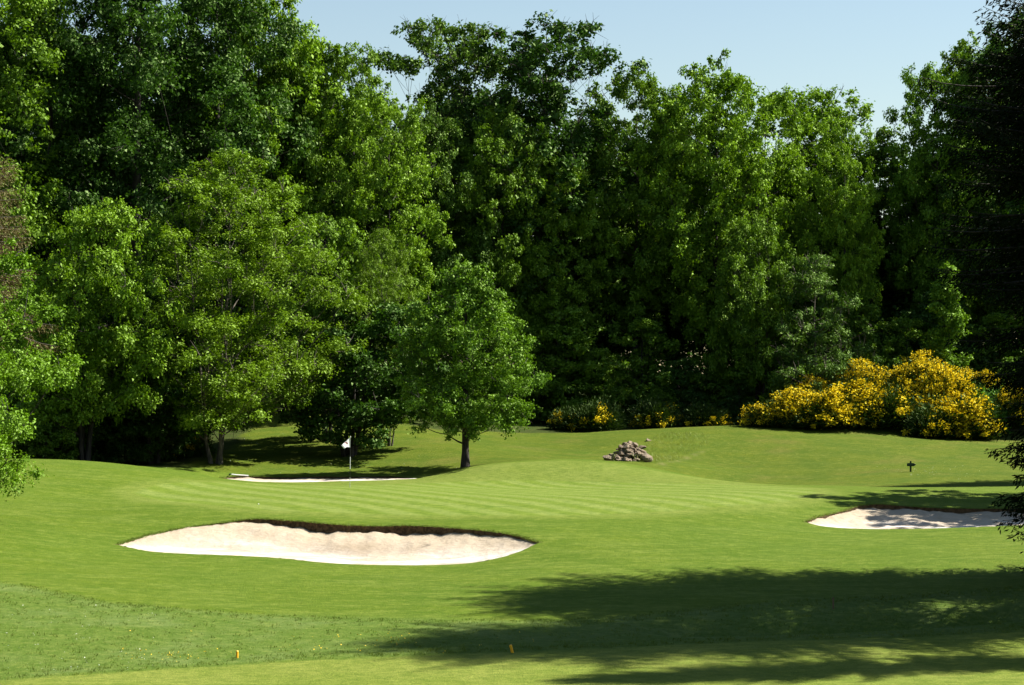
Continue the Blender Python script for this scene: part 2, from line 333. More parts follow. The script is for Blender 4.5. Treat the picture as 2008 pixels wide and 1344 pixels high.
# a shallow hump where the fairway edge rolls over, and a ditch in the shade at the right
ditch = np.array([(xpix(u, d), d) for u, d in ((1350, 46.4), (1500, 46.5), (1700, 47.2), (2008, 48.5), (2400, 50))])
def linedist(Pq, line):
    d = np.full(len(Pq), 1e9)
    for a, b in zip(line[:-1], line[1:]):
        e = b - a; w_ = Pq - a; t = np.clip((w_ @ e) / (e @ e), 0, 1); d = np.minimum(d, np.linalg.norm(w_ - t[:, None] * e, axis=1))
    return d
dd = linedist(V2, ditch); Z -= .38 * np.exp(-(dd / .75) ** 2)
uo, to_ = compact(T[inside < 0]); Pv = V2[uo]
rim = np.full(len(Pv), 9.0)
for k in poly:
    line = BUNK[k]['b']; rim = np.minimum(rim, linedist(Pv, line))
near_all = {k: sdf(Pv, q) for k, q in (('green', gp), ('rough', rp), ('fairway', fp), ('hill', hp), ('wood', wp), ('path', pathp))}
att = {k: ('POINT', np.clip(v, -9, 9)) for k, v in near_all.items()}; att['rim'] = ('POINT', rim)
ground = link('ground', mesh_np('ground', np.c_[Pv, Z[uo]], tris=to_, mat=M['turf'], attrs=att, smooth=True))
tag(ground, 'mown golf turf rolling from the fairway up to the wood', kind='structure')
# sand and the cut soil lip of each bunker
LIP = {'front': lambda t: .03 + .22 * np.clip((.70 - t) / .14, 0, 1) * np.clip(t / .30, 0, 1) ** .8, 'right': lambda t: .07 + .07 * np.sin(np.pi * t), 'rear': lambda t: .10 + 0 * t}
for i, k in enumerate(keys):
    b = BUNK[k]; ui, ti = compact(T[inside == i]); q = V2[ui]
    bx = b['b'][::-1]; tb = np.linspace(1, 0, len(bx)); lipx = LIP[k](tb)      # tb: 0 at the right-hand end of the back edge
    o1 = np.argsort(b['f'][:, 0]); fx, fy = b['f'][o1, 0], b['f'][o1, 1]; o2 = np.argsort(bx[:, 0]); bX, bY, bL = bx[o2, 0], bx[o2, 1], lipx[o2]
    yf = np.interp(q[:, 0], fx, fy); yb = np.interp(q[:, 0], bX, bY); lp = np.interp(q[:, 0], bX, bL) * (1 + .22 * np.sin(q[:, 0] * 3.1) * np.sin(q[:, 0] * 1.3 + 1) + .10 * np.sin(q[:, 0] * 9.7))
    zf = height(q[:, 0], yf) - .025; zb = height(q[:, 0], yb) - lp
    wdt = np.maximum(yb - yf, .05); t = np.clip((q[:, 1] - yf) / wdt, 0, 1)
    z = zf + (zb - zf) * (.22 * t + .78 * t ** 2.1) - .16 * np.sin(np.pi * np.clip(t * 1.2, 0, 1)) * np.clip(wdt / 4, 0, 1) * (k != 'rear')
    tt = np.clip(wdt / 1.2, 0, 1); z += tt * .035 * (np.sin(q[:, 0] * 2.1 + q[:, 1]) * np.sin(q[:, 1] * 1.7)) + tt * rs.normal(0, .008, len(z))
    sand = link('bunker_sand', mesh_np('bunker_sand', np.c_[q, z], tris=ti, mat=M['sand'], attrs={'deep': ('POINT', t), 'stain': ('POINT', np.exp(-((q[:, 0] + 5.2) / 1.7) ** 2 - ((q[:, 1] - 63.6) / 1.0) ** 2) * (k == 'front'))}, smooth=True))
    tag(sand, kind='structure')
    if k == 'front': front_q, front_z = q, z
    # soil face: from just under the turf edge down past the sand
    pl = poly[k]; n = len(pl); zt = height(pl[:, 0], pl[:, 1]); isb = np.zeros(n, bool); isb[len(b['f']) - 1:] = True
    ctr = np.c_[pl[:, 0], (np.interp(pl[:, 0], fx, fy) + np.interp(pl[:, 0], bX, bY)) / 2]; inn = unit(ctr - pl) * .0
    top = np.c_[pl, zt]; l2 = np.where(isb, np.interp(pl[:, 0], bX, bL), .03)
    mid_ = np.c_[pl + unit(pl - ctr) * .03, zt - .5 * l2]; low = np.c_[pl - unit(pl - ctr) * .05, zt - l2 - .10]
    co = np.vstack([top, mid_, low]); qd = []
    for a in range(n):
        c_ = (a + 1) % n; qd += [(a, c_, n + c_, n + a), (n + a, n + c_, 2 * n + c_, 2 * n + a)]
    tag(link('bunker_lip', mesh_np('bunker_lip', co, quads=qd, mat=M['soil'])), kind='structure')

# ------------------------------------------------------------------ trees
def tube(nodes, radii, sides, jitter=0):
    nodes = np.asarray(nodes, float); n = len(nodes); t = np.gradient(nodes, axis=0); t = unit(t)
    ref = np.where(abs(t[:, 2:3]) > .9, np.array([[1, 0, 0]]), np.array([[0, 0, 1]])); a = unit(np.cross(t, ref)); b = np.cross(t, a)
    th = np.linspace(0, 2 * np.pi, sides, endpoint=False)
    ring = nodes[:, None] + np.asarray(radii)[:, None, None] * (np.cos(th)[None, :, None] * a[:, None] + np.sin(th)[None, :, None] * b[:, None])
    co = ring.reshape(-1, 3); i = np.arange(n - 1)[:, None] * sides; j = np.arange(sides)[None]; j2 = (j + 1) % sides
    q = np.stack([i + j, i + j2, i + sides + j2, i + sides + j], -1).reshape(-1, 4)
    return co, q
class Acc:
    def __init__(s): s.co, s.q, s.n = [], [], 0
    def add(s, co, q): s.co.append(co); s.q.append(q + s.n); s.n += len(co)
    def mesh(s, name, m, smooth=True): return mesh_np(name, np.vstack(s.co), quads=np.vstack(s.q), mat=m, smooth=smooth)
def leaves(rng, base, size, axis, normal, aspect=.62, fold=.18):
    """rhombus leaves: base points, lengths, growth axis, facing normal"""
    axis = unit(axis); side = unit(np.cross(axis, normal)); nrm = np.cross(side, axis); L_ = size[:, None]; W_ = L_ * aspect * .5
    p0 = base; p1 = base + axis * L_ * .45 + side * W_ + nrm * L_ * fold; p2 = base + axis * L_; p3 = base + axis * L_ * .45 - side * W_ + nrm * L_ * fold
    co = np.stack([p0, p1, p2, p3], 1).reshape(-1, 3); q = np.arange(len(base) * 4).reshape(-1, 4)
    return co, q
def crown_leaves(rng, cl, rc, nleaf, lsize, flat=.6, subs=9, aspect=.62, lift=.5):
    """clumps -> sub-sprays -> leaves. returns co, quads, tint"""
    vol = rc ** 2; cnt = np.maximum(30, (nleaf * vol / vol.sum())).astype(int)
    B, Nn, T_ = [], [], []
    for c, r, n in zip(cl, rc, cnt):
        asp = np.array([rng.uniform(.75, 1.25), rng.uniform(.75, 1.25), flat * rng.uniform(.7, 1.45)]); n = int(n * rng.uniform(.55, 1.3))
        d = unit(rng.normal(size=(subs, 3))); d[:, 2] = d[:, 2] * .85 + .15; sc = c + d * r * asp * rng.uniform(.4, 1.1, (subs, 1))
        k = (subs * rng.uniform(0, 1, n) ** 1.25).astype(int); spread = rng.uniform(.11, .25, subs)[k][:, None]; g_ = rng.normal(size=(n, 3)) * r * spread * np.array([1, 1, .8])
        p = sc[k] + g_; B.append(p); out = unit(p - c); Nn.append(unit(out * .55 + np.array([0, 0, lift]) + rng.normal(size=(n, 3)) * .55))
        T_.append(np.clip(rng.uniform(0, 1) * .5 + rng.uniform(0, .5, subs)[k] * .6 + rng.uniform(0, .35, n), 0, 1))
    B = np.vstack(B); Nn = np.vstack(Nn); T_ = np.concatenate(T_)
    ax = rng.normal(size=B.shape); ax[:, 2] -= .5; ax = ax - Nn * (ax * Nn).sum(1, keepdims=True)
    co, q = leaves(rng, B, lsize * rng.uniform(.45, 1.0, len(B)) ** 1.0 * 1.45, ax, Nn, aspect)
    return co, q, T_
def make_tree(name, seed, H, z0, prof, nclump, rc, nleaf, lsize, r0, leafm, barkm, flat=1.0, top=.9, lean=(0, 0), stems=1, spread=0., dmin=.9,
              shell=.55, twig=2, squash=(1, 1), lift=.25, subs=9, rise=.35, bare=0, aspect=.62):
    rng = np.random.RandomState(seed); acc = Acc(); nodes = []; rad = []
    ph = rng.uniform(0, 6.28, 6)
    tips = []
    for s in range(stems):
        a = 2 * np.pi * s / max(1, stems) + rng.uniform(-.4, .4); sp = spread * rng.uniform(.6, 1.1)
        n = 12; t = np.linspace(0, 1, n); h = H * top * (1 if s == 0 else rng.uniform(.75, .97))
        bend = np.cumsum(rng.normal(0, .05, (n, 2)), 0) * H * .06
        x = lean[0] * t ** 1.5 * H + bend[:, 0] + np.cos(a) * sp * H * t ** .8 + np.cos(a) * .25 * (stems > 1); y = lean[1] * t ** 1.5 * H + bend[:, 1] + np.sin(a) * sp * H * t ** .8 + np.sin(a) * .25 * (stems > 1)
        x[0] *= .6; nd = np.c_[x, y, t * h - .3 * (t == 0)]
        rr = r0 * (1 - t) ** .8 + r0 * .10; rr[0] *= 1.5; rr = rr * (1 if s == 0 else .75)
        acc.add(*tube(nd, rr, 8)); fine_ = np.linspace(0, 1, 40); nodes += list(np.c_[[np.interp(fine_, t, nd[:, i]) for i in range(3)]].T); rad += list(np.interp(fine_, t, rr))
    # clump centres
    cl, rcs = [], []; tries = 0
    ax_ = np.array(nodes[:40])
    while len(cl) < nclump and tries < nclump * 60:
        tries += 1; t = rng.uniform(0, 1); th = rng.uniform(0, 6.283); Rm = prof(t) * (1 + .20 * math.sin(3 * th + ph[0] + 5 * t) + .13 * math.sin(5 * th + ph[1] - 9 * t))
        r = Rm * rng.uniform(0, 1) ** (shell if t < .9 else .8); z = z0 + (H - z0) * t
        i = min(39, int(40 * z / (H * top))); p = np.array([ax_[i][0] + r * math.cos(th) * squash[0], ax_[i][1] + r * math.sin(th) * squash[1], z - .05 * r])
        if cl and np.min(np.linalg.norm((np.array(cl) - p) * (1, 1, 1.25), axis=1)) < dmin * rc: continue
        cl.append(p); rcs.append(rc * rng.uniform(.7, 1.3) * (1 - .25 * t))
    cl = np.array(cl); rcs = np.array(rcs)
    order = np.argsort(np.linalg.norm(cl[:, :2], axis=1))
    NA = np.array(nodes); RA = np.array(rad)
    for i in order:
        c = cl[i]; hd = np.linalg.norm(NA[:, :2] - c[:2], axis=1); want = c[2] - rise * hd
        cost = np.linalg.norm(NA - c, axis=1) + 2.2 * np.maximum(0, NA[:, 2] - want) + 8 * (RA < .012); cost = np.where(NA[:, 2] < z0 * .5, 1e3, cost)
        j = int(np.argmin(cost)); p0 = NA[j]; L_ = np.linalg.norm(c - p0); m = 5; t = np.linspace(0, 1, m)[:, None]
        mid_ = p0 + (c - p0) * .5 + np.array([0, 0, -.08 * L_]) + rng.normal(size=3) * .05 * L_
        path = (1 - t) ** 2 * p0 + 2 * t * (1 - t) * mid_ + t * t * c
        r1 = min(RA[j] * .72, .012 + .013 * L_ + .01); rr = np.linspace(r1, max(.012, r1 * .35), m); acc.add(*tube(path, rr, 4))
        ft = np.linspace(.15, 1, 6)[:, None]; NA = np.vstack([NA, (1 - ft) ** 2 * p0 + 2 * ft * (1 - ft) * mid_ + ft * ft * c]); RA = np.r_[RA, np.linspace(r1, r1 * .4, 6)]
        for _ in range(twig + (bare if c[2] > H * .7 else 0)):
            d = unit(rng.normal(size=3) + np.array([0, 0, .7]) + .6 * unit(c * (1, 1, 0))); e = c + d * rcs[i] * rng.uniform(.9, 1.35 if bare else 1.05); mm = (c + e) / 2 + rng.normal(size=3) * .06
            acc.add(*tube([c, mm, e], [.022, .014, .006], 3))
    co, q, tint = crown_leaves(rng, cl, rcs, nleaf, lsize, flat, subs, aspect, lift)
    return acc.mesh(name + '_trunk', barkm), mesh_np(name + '_crown', co, quads=q, mat=leafm, attrs={'tint': ('FACE', tint)})

def egg(Rm, lo=.45, pk=.45, hi=.35):
    return lambda t: Rm * (lo + (1 - lo) * math.sin(min(1, t / pk) * math.pi / 2)) * (1 if t < pk else (hi + (1 - hi) * math.cos((t - pk) / (1 - pk) * math.pi / 2) ** .8))
PR = {}
def proto(key, name, kindname, **kw): PR[key] = (name, *make_tree(name, **kw), )
# background deciduous, built at unit metres and scaled in place
proto('oak1', 'oak_tree', 0, seed=11, H=24, z0=6.5, prof=egg(5.6, .6, .5, .5), nclump=165, rc=1.12, nleaf=74000, lsize=.22, subs=7, r0=.28, leafm=M['leaf_oak'], barkm=M['bark'])
proto('oak2', 'oak_tree', 0, seed=23, H=24, z0=5.0, prof=egg(6.0, .55, .55, .5), nclump=155, rc=1.2, nleaf=74000, lsize=.23, subs=7, r0=.30, leafm=M['leaf_dark'], barkm=M['bark'])
proto('oak3', 'oak_tree', 0, seed=37, H=24, z0=7.0, prof=egg(5.2, .55, .6, .55), nclump=165, rc=1.05, nleaf=70000, lsize=.21, subs=7, r0=.26, leafm=M['leaf_fresh'], barkm=M['bark'])
proto('ash', 'ash_tree', 0, seed=41, H=24, z0=7.0, prof=egg(4.9, .45, .7, .6), nclump=185, rc=1.0, nleaf=52000, lsize=.22, r0=.26, leafm=M['leaf_sparse'], barkm=M['bark'], dmin=.98, bare=4, twig=3, rise=.8, flat=.75)
proto('slim', 'slender_tree', 0, seed=53, H=18, z0=2.0, prof=egg(2.5, .5, .4, .3), nclump=75, rc=.95, nleaf=26000, lsize=.2, r0=.14, leafm=M['leaf_sparse'], barkm=M['bark'], dmin=1.05, bare=1, flat=.8)
proto('under', 'young_tree', 0, seed=61, H=8, z0=.6, prof=egg(2.8, .75, .35, .4), nclump=80, rc=.75, nleaf=24000, lsize=.18, r0=.10, leafm=M['leaf_dark'], barkm=M['bark'], flat=.6)
# individual trees
proto('locust', 'locust_tree', 0, seed=71, H=16, z0=2.2, prof=egg(6.0, .55, .33, .12), nclump=230, rc=.95, nleaf=105000, lsize=.14, r0=.11, leafm=M['leaf_locust'], barkm=M['bark_pale'], flat=.55, stems=3, spread=.06, dmin=.85, rise=.9, twig=3, lift=.8, aspect=.5)
proto('maple', 'maple_tree', 0, seed=83, H=10.3, z0=2.15, prof=egg(3.55, .72, .30, .10), nclump=190, rc=.72, nleaf=80000, lsize=.13, r0=.20, leafm=M['leaf_maple'], barkm=M['bark'], flat=.9, dmin=.62, shell=.5, subs=7)
proto('multi', 'multi_stemmed_tree', 0, seed=97, H=7.2, z0=.9, prof=egg(3.1, .85, .35, .45), nclump=80, rc=.8, nleaf=30000, lsize=.16, r0=.10, leafm=M['leaf_dark'], barkm=M['bark'], flat=.55, stems=5, spread=.13, dmin=.8)
proto('bush', 'hazel_tree', 0, seed=101, H=11, z0=2.4, prof=egg(4.2, .7, .4, .4), nclump=140, rc=.9, nleaf=60000, lsize=.16, r0=.15, leafm=M['leaf_oak'], barkm=M['bark'], flat=.8, stems=3, spread=.08, lift=.8)
proto('hang', 'linden_tree', 0, seed=113, H=10, z0=1.5, prof=egg(4.4, .75, .4, .5), nclump=210, rc=.8, nleaf=110000, lsize=.11, r0=.2, leafm=M['leaf_bright'], barkm=M['bark'], flat=.75, lift=.5, dmin=.7)
proto('feather', 'hornbeam_tree', 0, seed=127, H=9, z0=1.6, prof=egg(3.3, .85, .25, .12), nclump=120, rc=.75, nleaf=36000, lsize=.13, r0=.10, leafm=M['leaf_feather'], barkm=M['bark_pale'], flat=.35, dmin=.7, twig=4, lift=.6, aspect=.4)
proto('column', 'columnar_tree', 0, seed=131, H=8, z0=.2, prof=egg(.85, .9, .3, .3), nclump=55, rc=.55, nleaf=15000, lsize=.15, r0=.07, leafm=M['leaf_maple'], barkm=M['bark'], flat=.9, dmin=.6)
proto('high', 'tall_oak_tree', 0, seed=149, H=30, z0=12, prof=egg(7.5, .75, .45, .5), nclump=115, rc=1.4, nleaf=62000, lsize=.22, r0=.4, leafm=M['leaf_dark'], barkm=M['bark'], dmin=.9)
proto('tall', 'tall_oak_tree', 0, seed=139, H=30, z0=5, prof=egg(7.0, .45, .6, .4), nclump=150, rc=1.5, nleaf=80000, lsize=.22, r0=.4, leafm=M['leaf_oak'], barkm=M['bark'], dmin=.9)

def put_tree(key, label, u, d, H=None, name=None, cat='tree', group=None, rz=0., wide=1., x=None, z=None, leaf=None):
    """H: wanted height in metres"""
    nm, tm, cm = PR[key]; x = xpix(u, d) if x is None else x; z = hz(x, d) - .05 if z is None else z
    h0 = BASEH[key]; s = (H / h0) if H else 1.0
    r = empty(name or nm, (x, d, z), rz, (s * wide, s * wide, s)); tag(r, label, cat, group)
    link('trunk', tm, r); c = link('crown', cm, r)
    if leaf:
        c.material_slots[0].link = 'OBJECT'; c.material_slots[0].material = M[leaf]
    return r
BASEH = dict(oak1=24.8, oak2=25.0, oak3=24.6, ash=24.5, slim=18.4, under=8.4, locust=16.2, maple=10.3, multi=7.4, bush=11.2, hang=10.2, feather=9.1, column=8.2, tall=30.5, high=30.8)
def Htop(v, d, u): x = xpix(u, d); return zpix(v, d) - hz(x, d)
GW = 'trees of the wood behind the green'
# (key, u, top v, d, wide, rz, leaf, label)
WOOD = [
 ('tall', -90, -170, 112, 1.0, .4, 'leaf_oak', 'dark towering oak half cut by the left photo edge, behind the linden'),
 ('high', 105, -150, 118, .9, 2.1, None, 'towering dark oak filling the upper left corner above the brown dead conifer'),
 ('high', 275, -190, 117, 1.0, 3.3, 'leaf_dark', 'towering dark oak over the black hollow behind the yellow green locust'),
 ('tall', 425, -120, 123, .85, 5.0, 'leaf_dark', 'towering oak directly behind the top of the yellow green locust, reaching out of frame'),
 ('oak1', 505, -30, 126, .82, 1.2, 'leaf_fresh', 'tall fresh green oak whose right edge borders the open sky, top at the frame edge'),
 ('oak2', 600, 78, 127, .66, .3, 'leaf_oak', 'mid green oak stepping down from the tall left trees toward the sky gap'),
 ('oak3', 698, 92, 129, .72, 4.1, 'leaf_oak', 'rounded oak crown at the left shore of the open sky'),
 ('oak3', 765, 190, 126, .75, 2.2, 'leaf_fresh', 'bright green lower oak tucked left of the open crowned ash pair'),
 ('oak1', 850, 205, 127, .75, 3.9, 'leaf_sparse', 'olive tinted oak below the left ash of the pair'),
 ('ash', 895, 32, 137, .95, .6, None, 'open crowned ash with bare twig tips, left one of the highest pair'),
 ('ash', 1062, 38, 136, 1.1, 2.9, 'leaf_dark', 'open crowned darker ash with bare twig tips, right one of the highest pair'),
 ('oak1', 985, 200, 129, .75, 5.3, 'leaf_oak', 'mid height oak in the dip between the two high ashes'),
 ('slim', 1165, 165, 140, 1.0, 1.9, None, 'thin see-through tree beside the small sky window right of the ash pair'),
 ('oak3', 1090, 300, 127, .8, .2, 'leaf_oak', 'lower leafy oak in front of the darker ash'),
 ('oak3', 1245, 135, 131, .78, .9, 'leaf_oak', 'oak with a twin topped crown just right of the small sky window'),
 ('ash', 1325, 180, 134, .9, 2.7, 'leaf_oak', 'shadowy ash wedged behind the twin topped oak and its spiky neighbour'),
 ('oak1', 1405, 112, 131, .80, 4.5, 'leaf_fresh', 'bright oak with the spiky highest top on the right half of the wood'),
 ('oak3', 1500, 172, 129, .75, 1.5, 'leaf_fresh', 'bright round headed oak right of the spiky topped oak'),
 ('ash', 1600, 165, 132, 1.15, 5.9, 'leaf_fresh', 'broad open crowned ash where the tree line starts to fall toward the sky notch'),
 ('oak3', 1660, 235, 129, .62, 3.0, 'leaf_fresh', 'smaller fresh oak on the falling edge left of the sky notch'),
 ('slim', 1725, 255, 136, 1.1, .8, None, 'thin leaning tree standing in the bottom of the sky notch'),
 ('slim', 1775, 300, 140, 1.3, 4.0, 'leaf_dark', 'small dark tree closing the sky notch below the right hand maple'),
 ('oak3', 1840, 125, 130, .68, 2.0, 'leaf_maple', 'tree with ragged outstretched branches on the right side of the sky notch'),
 ('oak2', 1925, 60, 128, .75, 1.0, 'leaf_oak', 'dark oak mostly hidden behind the spruce at the right'),
 ('oak1', 2040, 0, 127, .9, 3.4, 'leaf_dark', 'dark oak cut by the right photo edge behind the spruce'),
]
for key, u, v, d, wd_, rz, lf, lab in WOOD:
    if u > 1080: d += 7
    d += {1245: -2, 1325: 7, 1405: -4, 1500: 1, 1600: 5, 1660: -3, 1165: 3, 1090: -1, 985: 3, 765: -2, 850: 3, 895: 2, 1925: 6}.get(u, 0)
    put_tree(key, lab, u, d, Htop(v, d, u), rz=rz, wide=wd_ , leaf=lf, group=GW)
# second and third rows: mostly seen as dark foliage through the gaps
rr_ = random.Random(5); GB = 'trees deep in the wood'
for row, (d0, dv) in enumerate(((147, 95), (160, 120))):
    for i, u in enumerate(range(-240, 2300, 150 if row == 0 else 190)):
        sky = np.interp(u, [0, 560, 600, 800, 900, 1060, 1180, 1250, 1400, 1600, 1740, 1840, 2008], [-100, -40, 40, 140, 60, 70, 200, 160, 130, 180, 310, 150, 20])
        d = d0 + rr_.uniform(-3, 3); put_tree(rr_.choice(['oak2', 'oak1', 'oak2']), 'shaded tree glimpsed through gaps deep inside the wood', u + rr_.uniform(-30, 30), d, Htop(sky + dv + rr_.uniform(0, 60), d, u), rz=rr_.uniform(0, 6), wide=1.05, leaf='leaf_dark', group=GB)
# understorey along the foot of the wood
UNDER = [(-60,640,104),(60,560,106),(170,600,104),(260,660,103),(90,700,97),(560,560,127),(650,620,127),(790,640,123),(1030,600,125),(1110,560,126),(1180,640,125),(1260,580,127),(1340,660,125),(1420,590,126),(1495,560,125),(1560,610,129),(1700,590,131),(1780,620,130),(1850,560,132),(1950,610,131),(2030,560,131),(960,680,123),(1450,700,122.5),(1290,720,123.5),(120,735,99.5),(215,745,100.5),(300,750,101.5),(370,770,103.5),(20,700,99.5)]
UL = ['young tree behind the bright linden, cut by the left photo edge', 'taller young tree just behind the bright linden at the left', 'young tree under the rounded bushy tree left of the yellow green tree', 'young tree in shade at the left foot of the yellow green tree',
      'low young tree at the wood edge beside the bright linden', 'young tree behind the right side of the yellow green tree', 'young tree behind the many stemmed dark tree', 'young tree in the shade between the many stemmed tree and the round maple',
      'shaded young tree right behind the round maple crown', 'shaded young tree above the lone shaded broom left of the rock heap', 'shaded young tree above the rock heap, left side', 'shaded young tree above the rock heap, right side', 'shaded young tree behind the right shaded broom',
      'shaded young tree above the faint broom at the bank end', 'shaded young tree left of the feathery hornbeam', 'young tree directly behind the feathery hornbeam', 'young tree behind the left shoulder of the yellow bank', 'young tree behind the top of the tallest yellow mound',
      'young tree behind the narrow leafy column', 'young tree behind the bracken patch', 'young tree at the right photo edge behind the spruce', 'low dark young tree beside the right edge of the maple crown', 'lowest young tree at the left end of the yellow bank', 'low dark young tree over the right end of the shaded brooms',
      'lowest dark young tree at the lawn edge right of the bright linden', 'second low dark young tree along the lawn edge from the bright linden', 'third low dark young tree along the lawn edge, left of the forked stems', 'low dark young tree touching the pale forked stems on their left', 'low dark young tree showing under the bright linden branches']
for i, (u, v, d) in enumerate(UNDER):
    if i > 23: rr_.uniform(0, 1)
    if 900 < u < 1600: d += 5; v += 40
    put_tree('under', UL[i], u, d, Htop(v, d, u), rz=rr_.uniform(0, 6), wide=1.15, leaf='leaf_dark' if i > 23 else rr_.choice(['leaf_dark', 'leaf_oak']), group='young trees along the foot of the wood')  # dark leaf colour stands in for shade at the wood foot

def thicket():
    rng = np.random.RandomState(404); n = 2600; x = rng.uniform(-62, 66, n); y = rng.uniform(137, 172, n); zt = height(x, y); top = 9 + 5 * np.sin(x * .31) * np.sin(y * .2 + x * .11)
    c = np.c_[x, y, zt + rng.uniform(0, 1, n) ** .8 * top]; m = 62; p = np.repeat(c, m, 0) + rng.normal(size=(n * m, 3)) * np.array([1.1, 1.1, .8]); nr = rng.normal(size=p.shape) + [0, 0, .3]
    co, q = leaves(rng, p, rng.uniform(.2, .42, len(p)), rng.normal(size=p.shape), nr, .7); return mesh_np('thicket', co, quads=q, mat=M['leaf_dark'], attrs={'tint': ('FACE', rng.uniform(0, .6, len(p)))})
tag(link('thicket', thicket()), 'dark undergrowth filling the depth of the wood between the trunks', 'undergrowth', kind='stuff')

# individual trees in front of the wood
put_tree('locust', 'large yellow green tree with pale forked stems left of the flag', 425, 100, Htop(292, 100, 425), rz=1.0, wide=1.06)
put_tree('bush', 'bushy tree with a rounded green crown between the linden and the yellow green tree', 165, 97, Htop(392, 97, 165), rz=.5, wide=.72, leaf='leaf_fresh')
put_tree('bush', 'low bushy tree in the shade under the yellow green tree', 300, 101, Htop(560, 101, 300), rz=2.5, wide=1.1, leaf='leaf_dark')  # shade under the locust is put into its dark leaf colour
put_tree('bush', 'leafy green tree standing right behind the flag, between two yellow green crowns', 640, 112, Htop(425, 112, 640), rz=4.5, wide=.8, leaf='leaf_oak')
put_tree('locust', 'small yellow green tree peeking up behind the round maple', 765, 109, Htop(448, 109, 765), rz=3.5, wide=.62)
put_tree('multi', 'low dark tree with many splayed stems behind the flag', 684, 105.5, Htop(590, 105.5, 684), rz=.3, wide=1.15)
put_tree('maple', 'round crowned maple with a single dark trunk standing alone behind the green', 911, 98, Htop(515, 98, 911), rz=2.0, wide=.94)
put_tree('feather', 'feathery pale green hornbeam above the broom bushes', 1600, 126.5, Htop(500, 126.5, 1600), rz=.9, wide=.95)
put_tree('bush', 'broad leafed green tree just left of the feathery hornbeam', 1490, 128, Htop(420, 128, 1490), rz=1.7, wide=.6, leaf='leaf_oak')
put_tree('column', 'narrow ivy green column of leaves rising behind the broom', 1862, 126.5, Htop(520, 126.5, 1862), rz=.9, wide=1.1)
put_tree('column', 'short leafy sapling behind the broom beside the spruce', 1975, 126, Htop(700, 126, 1975), rz=2.9, wide=1.5)
put_tree('hang', 'bright green linden reaching in from the left photo edge', -135, 64, 9.4, rz=.8, wide=1.0)

# ------------------------------------------------------------------ conifers
def make_conifer(name, seed, H, z0, prof, leafm, barkm, whorl=.34, nb=6, step=.17, tuft=.12, r0=.28, hangf=1.0):
    rng = np.random.RandomState(seed); acc = Acc(); n = 14; t = np.linspace(0, 1, n)
    tr = np.c_[np.cumsum(rng.normal(0, .02, n)), np.cumsum(rng.normal(0, .02, n)), t * H]; tr[0, 2] = -.3
    acc.add(*tube(tr, r0 * (1 - t) + .02, 8)); B, A, N_, T_ = [], [], [], []
    z = z0
    while z < H - .2:
        tt = (z - z0) / (H - z0); Lm = prof(tt)
        for k in range(nb):
            a = rng.uniform(0, 6.283); L_ = Lm * rng.uniform(.6, 1.12); 
            if L_ < .25: continue
            m = max(4, int(L_ / .5)); s = np.linspace(0, 1, m); up = .25 + .5 * tt
            dirv = np.array([math.cos(a), math.sin(a), 0]); rad_ = s * L_; zz = z + rng.uniform(-.1, .1) + L_ * (up * s - (.62 + .1 * (1 - tt)) * s ** 1.6 + .22 * s ** 4)
            path = np.c_[dirv[0] * rad_, dirv[1] * rad_, zz] ; path[:, :2] += np.array([np.interp(z, tr[:, 2], tr[:, 0]), np.interp(z, tr[:, 2], tr[:, 1])])
            acc.add(*tube(path, np.linspace(.012 + .012 * L_, .006, m), 4)); tint = rng.uniform(0, .6)
            ns = int(L_ / step); ss = np.linspace(.12, 1, ns); sidev = np.array([-dirv[1], dirv[0], 0])
            for si in ss:
                p = np.array([np.interp(si, s, path[:, i]) for i in range(3)])
                for sg in (-1, 1):
                    l2 = (.18 + .55 * math.sin(math.pi * min(1, si * .9 + .12)) * min(1, L_ / 2.5)) * rng.uniform(.6, 1.2)
                    d2 = unit(dirv * .55 + sidev * sg * rng.uniform(.4, 1) + np.array([0, 0, -.75 * hangf * rng.uniform(.2, 1.2)])); q_ = int(l2 / (tuft * .55)) + 1
                    f = (np.arange(q_) + .5) / q_; pp = p + d2 * l2 * f[:, None] + np.array([0, 0, -.12 * hangf]) * (f ** 2)[:, None]
                    B.append(pp + rng.normal(size=pp.shape) * .015); A.append(np.tile(d2, (q_, 1)) + rng.normal(size=pp.shape) * .35); N_.append(rng.normal(size=pp.shape) + np.array([0, 0, 1.])); T_.append(np.clip(tint + rng.uniform(0, .3, q_), 0, 1))
        z += whorl * rng.uniform(.7, 1.3)
    B = np.vstack(B); co, q = leaves(rng, B, tuft * rng.uniform(.8, 1.5, len(B)), np.vstack(A), np.vstack(N_), .27, .1)
    return acc.mesh(name + '_trunk', barkm), mesh_np(name + '_crown', co, quads=q, mat=leafm, attrs={'tint': ('FACE', np.concatenate(T_))})
PR['spruce'] = ('spruce_tree', *make_conifer('spruce', 5, 18.5, .3, lambda t: float(np.interp(t, [0, .05, .18, .33, .48, .62, .74, .86, 1], [2.0, 2.3, 3.3, 3.8, 4.6, 5.1, 4.9, 3.9, .4])), M['needle'], M['bark'], whorl=.27, nb=8, step=.11, tuft=.155)); BASEH['spruce'] = 18.5
PR['dead'] = ('dead_conifer', *make_conifer('dead', 9, 14, 6.0, lambda t: 2.9 * (1 - t) ** .33, M['needle_dead'], M['bark_pale'], whorl=.3, step=.1, tuft=.09, nb=5, hangf=1.3)); BASEH['dead'] = 14
put_tree('spruce', 'dark spruce hanging its branches in from the right photo edge', 0, 54.3, 17.8, rz=1.9, x=17.0, wide=1.08)
